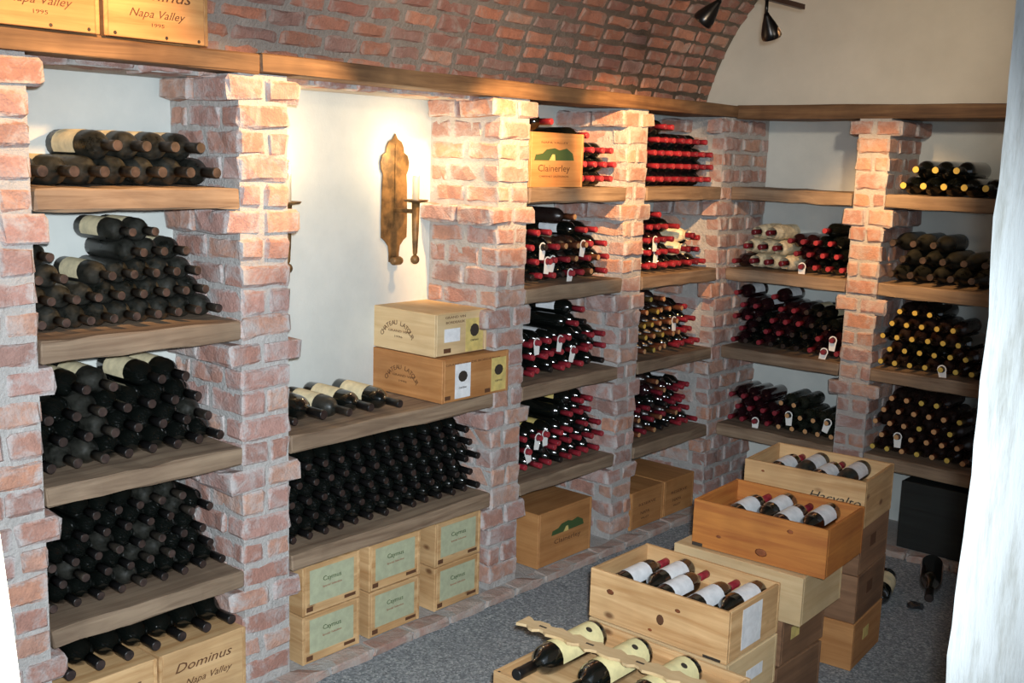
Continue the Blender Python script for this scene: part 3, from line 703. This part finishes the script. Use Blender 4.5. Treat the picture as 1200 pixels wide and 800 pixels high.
# floor crates of bays beyond
s = (.40, .445, .285)
o = crate('wine_crate', (-.20, -1.46, .036), s, 'tan', 'brown wine crate with a green landscape on the kerb beyond the sconce', group='landscape printed crates')
landscape(o, s, .02, .15, .27); print_on(o, s, '+x', 'lettering', .02, .10, text_mesh('Clainerley', .034, 0, .22), M['ink'])
s = (.40, .325, .215)
for yc, nm in ((-.705, 'left'), (-.372, 'right')):
    o = crate('wine_crate', (-.20, yc, .036), s, 'tan', 'plain brown wine crate on the kerb of the corner bay, %s of the pair' % nm, group='crates under the corner bay')
    print_on(o, s, '+x', 'lettering', .0, .125, text_mesh('RESERVE', .022, 0, .17), M['ink']); print_on(o, s, '+x', 'lettering', -.02, .075, text_mesh('NAPA', .026, 0, .09), M['ink']); print_on(o, s, '+x', 'lettering', -.02, .045, text_mesh('VALLEY', .018, 0, .08), M['ink'])
s = (.66, .38, .375)
crate('dark_crate', (1.50, .195, .036), s, 'dark', 'dark green wooden chest under the shelves of the right end-wall bay', group=None)

# floor stacks : B (nearest stack of three), C (amber top), D (far)
def lying(o_crate, s, yaw, c, plan, label):
    for i, (u, dirn, kind, lab) in enumerate(plan):
        ax = Vector((0, dirn, 0)); ax.rotate(Matrix.Rotation(yaw, 3, 'Z')); ux = Vector((1, 0, 0)); ux.rotate(Matrix.Rotation(yaw, 3, 'Z'))
        p_ = Vector(c) + ux * u; p_.z = c[2] + s[2] - .044
        base = p_ - ax * .165
        mt = Matrix.Translation(base) @ frame(ax, Vector((.25, -.2, 1)))
        bottle(kind, 'bord', mt, lab + ', ' + ORD[i] + ' from left in ' + label, 'bottles in ' + label, 1.0, True)
FILL = lambda s: s[2] - .044 - .0405 - .0065
# D
sD = (.53, .37, .204); cD = (1.318, -1.388); yD = .085
for k in range(3):
    o = crate('wine_crate', (cD[0] - .004 * k, cD[1] + .006 * k, .002 + k * .2055), sD, 'brown' if k else 'tan', 'brown wine crate, %s of the far floor stack' % ['bottom', 'second from bottom', 'third from bottom'][k], yD, group='far floor stack of crates')
    sheet_on(o, sD, '+x', -.02, .12, .07, .05, M['yellow_label'] if k == 0 else M['ink'], 'brand_stamp')
o = crate('open_wine_crate', (cD[0], cD[1], .002 + 3 * .2055), sD, 'pine', 'open pine crate with handwritten script topping the far floor stack', yD, False, 'open crates of bottles', fillz=FILL(sD))
print_on(o, sD, '-y', 'lettering', .14, .092, text_mesh('Hacvalto', .05, .3, .22), M['dark_ink'])
lying(o, sD, yD, (cD[0], cD[1], .002 + 3 * .2055), [(-.14, 1, 'red', 'white-labelled red-capped bottle'), (-.05, -1, 'grey', 'green-shouldered bottle'), (.045, 1, 'dred', 'cream-labelled burgundy-capped bottle'), (.135, -1, 'grey', 'green-shouldered bottle')], 'open far crate')
# C
sC = (.55, .375, .19); cC = (1.402, -1.914); yC = .055
for k, (dx, dy, key, nm) in enumerate(((-.13, -.02, 'brown', 'bottom'), (-.135, .0, 'brown', 'second from bottom'), (-.06, -.03, 'pale', 'third from bottom'))):
    o = crate('wine_crate', (cC[0] + dx, cC[1] + dy, .002 + k * .194), sC, key, '%s wine crate, %s of the floor stack under the amber crate' % (key.replace('pale', 'pale pine'), nm), .03 * (k - 1), group='middle floor stack of crates')
    if k == 1: sheet_on(o, sC, '+x', -.07, .11, .07, .05, M['yellow_label'], 'brand_stamp')
o = crate('open_wine_crate', (cC[0], cC[1], .002 + 3 * .194), sC, 'amber', 'open amber pine crate with knots holding five bottles, middle floor stack', yC, False, 'open crates of bottles', fillz=FILL(sC))
lying(o, sC, yC, (cC[0], cC[1], .002 + 3 * .194), [(-.12, 1, 'red', 'white-labelled red-capped bottle'), (-.03, -1, 'blackw', 'white-labelled black bottle'), (.06, 1, 'dred', 'burgundy-capped bottle'), (.15, -1, 'blackw', 'white-labelled black bottle')], 'open amber crate')
# B
sB = (.585, .375, .19); cB = (1.289, -2.405); yB = .005
for k in range(2):
    o = crate('wine_crate', (cB[0] + .004, cB[1] - .004, .002 + k * .194), sB, 'brown' if k == 0 else 'pale', '%s wine crate, %s of the nearest stack of three' % (['brown', 'pale'][k], ['bottom', 'middle'][k]), yB, group='nearest floor stack of crates')
    if k: sheet_on(o, sB, '+x', .02, .10, .12, .045, M['white_label'])
o = crate('open_wine_crate', (cB[0], cB[1], .002 + 2 * .194), sB, 'pine', 'open pine crate with five red-wine bottles topping the nearest stack', yB, False, 'open crates of bottles', fillz=FILL(sB))
sheet_on(o, sB, '+x', -.02, .095, .14, .15, M['white_label'])
for u, v_ in ((.02, .08),): obj('knot', lathe([(.020, 0), (.016, .0012)], 10), M['ink'], o, mtx=on_face('-y', u, v_, 0, face_of(o, sB, '-y')) @ Matrix.Diagonal((.8, 1, 1, 1)))
lying(o, sB, yB, (cB[0], cB[1], .002 + 2 * .194), [(-.185, 1, 'red', 'white-labelled red-capped bottle'), (-.09, -1, 'blackw', 'white-labelled black-shouldered bottle'), (-.005, 1, 'red', 'dark red-capped bottle'), (.125, 1, 'red', 'white-labelled red-capped bottle'), (.215, -1, 'blackw', 'white-labelled black-shouldered bottle')], 'open nearest crate')
def knots(o, s, pts):
    for u, v_, r_ in pts: obj('knot', lathe([(r_, 0), (r_ * .7, .0010)], 10), M['knot'], o, mtx=on_face('-y', u, v_, 0, face_of(o, s, '-y')) @ Matrix.Diagonal((1.25, .8, 1, 1)))
M['knot'] = plain('knot_wood', (120, 66, 34), .7, var=.2)
for o_ in list(bpy.data.objects):
    if o_.name.startswith('open_wine_crate'):
        if 'amber' in o_['label']: knots(o_, sC, [(.13, .150, .010), (.02, .040, .020), (-.16, .06, .008)]); sheet_on(o_, sC, '-y', -.25, .008, .045, .014, M['dark_ink'], 'handle_slot')
        if 'nearest' in o_['label']: knots(o_, sB, [(-.20, .12, .013), (.09, .135, .009), (-.02, .03, .007)]); sheet_on(o_, sB, '-y', .235, .006, .07, .010, M['dark_ink'], 'handle_slot')
        if 'script' in o_['label']: knots(o_, sD, [(-.18, .165, .006), (-.05, .05, .009)])
# A : magnums lying on the front crate
sA = (.64, .55, .211); cA = (1.405, -2.955)
for k in range(2):
    o = crate(['wine_crate', 'open_wine_crate'][k], (cA[0], cA[1], .002 + k * .213), sA, 'pine', ['lower pine crate beneath the big bottles in the foreground, mostly cropped', 'foreground pine crate holding the three big magnum bottles'][k], 0, k == 0, group='foreground crates', fillz=.176)
    if k:
        for u in (-.30, -.12, .1, .29): obj('nail_head', lathe([(.005, 0), (.004, .0012)], 8), M['steel'], o, loc=(u, -.268, .2112))
zA = .002 + .213 + .182
M['mag_label'] = plain('ivory_label_paper', (226, 214, 160), .75, var=.04)
KINDS['mag'] = ('glass', 'black_cap', 'black_cap', 'mag_label'); KNAME['mag'] = ('magnum_bottle', 'magnum bottle')
for i, x_ in enumerate((1.19, 1.38, 1.57)):
    sc = 1.28; ax = Vector((0, -1, 0))
    mt = Matrix.Translation((x_, -2.81, zA + .0405 * sc + .001)) @ frame(ax, (.30, 0, 1))
    o = bottle('mag', 'bord', mt, 'large black magnum bottle with ivory label, %s of three on the foreground crate' % ['leftmost', 'middle', 'rightmost'][i], 'magnums on the foreground crate', sc, True)
    obj('label_emblem', lathe([(.012, 0), (.011, .0006)], 10), M['dark_ink'], o, mtx=Matrix.Rotation(math.radians(-10), 4, 'Z') @ Matrix.Translation((.0417 * sc + .0006, 0, .060 * sc)) @ Matrix.Rotation(math.pi / 2, 4, 'Y'))
# scalloped wooden cradle slat
pts = []; n = 44; Ls = .80
for i in range(n + 1):
    x_ = Ls * i / n; pts.append((x_, .030 + .007 * math.cos(i * 1.5) + .004 * math.sin(i * 2.7)))
for i in range(n, -1, -1):
    x_ = Ls * i / n; pts.append((x_, -.030 - .007 * math.cos(i * 1.5 + 1) - .004 * math.sin(i * 2.1)))
o = obj('cradle_slat', prism(pts, .010), M['palex'], loc=(1.02, -3.012, zA + .081 * 1.28 + .003)); o.rotation_euler = (.0, 0, .03)
tag(o, 'thin pale wooden slat with scalloped edges lying across the three magnums', 'slat')
for u in (.09, .285, .48): box('slot', (u, 0, .0104), (.03, .008, .001), M['dark_ink'], o, bev=0)

# bottles and scrap on the floor at the far right
o = bottle('black', 'burg', Matrix.Translation((1.44, -.20, .060)) @ frame((.318, -.95, -.02), (0, 0, 1)), 'big black bottle lying on the floor before the dark chest, neck forward', None, 1.4, False)
o = bottle('black', 'bord', Matrix.Translation((1.33, -.52, .052)) @ frame((.26, -.96, 0), (.8, 0, .5)), 'black bottle with white label lying on the floor behind the far crate stack', None, 1.25, True)
rr = random.Random(4); bm = bmesh.new(); bmesh.ops.create_icosphere(bm, subdivisions=2, radius=.04)
for v_ in bm.verts: v_.co *= rr.uniform(.55, 1.15); v_.co.z *= .55
o = obj('foil_scrap', mesh_of(bm), M['foil'], loc=(1.545, -.70, .018)); tag(o, 'crumpled grey foil scrap on the floor by the big black bottle neck', 'scrap')

# ------------------------------------------------------------------ sconces
def sconce(yc, label):
    o = empty('wall_sconce', (PLX, yc, 1.58)); tag(o, label, 'sconce', None)
    half = [(.0, .0), (.030, .006), (.030, .045), (.036, .080), (.058, .105), (.078, .118), (.080, .19), (.076, .36), (.072, .405), (.084, .430), (.088, .462), (.078, .492), (.056, .505), (.052, .530), (.040, .553), (.016, .565), (.0, .590)]
    pts = [(x_, y_) for x_, y_ in half] + [(-x_, y_) for x_, y_ in half[-2:0:-1]]
    pts = [p_ for p_ in pts]
    me = prism(pts, .007); obj('back_plate', me, M['iron'], o, mtx=FACE['+x'] @ Matrix.Translation((0, 0, .004)))
    bm = bmesh.new(); add_box(bm, (.0135, 0, .36), (.004, .006, .36)); obj('ridge', mesh_of(bm), M['iron'], o)
    obj('scroll', lathe([(.014, -.03), (.020, -.02), (.020, .02), (.014, .03)], 14), M['iron'], o, mtx=Matrix.Translation((.028, 0, .012)) @ Matrix.Rotation(math.pi / 2, 4, 'X'))
    box('arm', (.075, .0, .245), (.13, .018, .018), M['iron'], o)
    obj('stem', lathe([(.004, .04), (.011, .06), (.016, .16), (.019, .285)], 12), M['iron'], o, loc=(.15, 0, 0))
    bm = bmesh.new(); bmesh.ops.create_uvsphere(bm, u_segments=12, v_segments=8, radius=.021); obj('ball_finial', mesh_of(bm, 'b', True), M['iron'], o, loc=(.15, 0, .028))
    obj('drip_pan', lathe([(.012, .283), (.052, .290), (.058, .298), (.054, .299), (.014, .294)], 18), M['iron'], o, loc=(.15, 0, 0))
    obj('candle', lathe([(.016, .294), (.016, .405), (.013, .408)], 12), M['candle'], o, loc=(.15, 0, 0))
    obj('bulb', lathe([(.005, .406), (.011, .42), (.012, .435), (.007, .458), (.002, .470)], 10), M['bulb'], o, loc=(.15, 0, 0))
    lamp('sconce_bulb', 'POINT', (PLX + .15, yc, 1.58 + .50), 3.3, (1.0, .72, .40), .02)
sconce(-2.285, 'wrought iron candle sconce with shaped back plate above the shelf crates')
sconce(-3.00, 'second iron candle sconce, mostly hidden behind the tall brick pillar')

# ------------------------------------------------------------------ track light
o = empty('track_light', (.9, -1.3, 2.79)); tag(o, 'black track light on a bronze rail hanging near the vault end', 'light fixture')
bm = bmesh.new(); add_box(bm, (0, -1.1, 0), (.022, 2.75, .022)); obj('rail', mesh_of(bm), M['rail'], o)
def head(y, dz, tgt):
    h = obj('lamp_head', lathe([(.010, .0), (.014, .012), (.030, .05), (.042, .085), (.044, .105), (.040, .112)], 16), M['black_metal'], o)
    p_ = Vector((0, y, dz)); d_ = (Vector(tgt) - (Vector((.9, -1.3, 2.79)) + p_)).normalized()
    h.matrix_local = Matrix.Translation(p_) @ frame(d_, (0, 1, .3))
    bm = bmesh.new(); lathe_bm(bm, [(.008, dz - .01), (.008, -.005)], 8); obj('stem', mesh_of(bm, 's', True), M['black_metal'], o, loc=(0, y, 0))
head(-.06, -.065, (.95, -1.1, 2.2)); head(-.45, -.06, (.3, -1.9, 2.0))
for yy in (-.3, -2.2):
    bm = bmesh.new(); lathe_bm(bm, [(.005, 0.01), (.005, .66)], 6); obj('hanger_rod', mesh_of(bm, 's', True), M['rail'], o, loc=(0, yy - .0, 0))
print('bricks vault', nb, 'objects', len(bpy.data.objects))
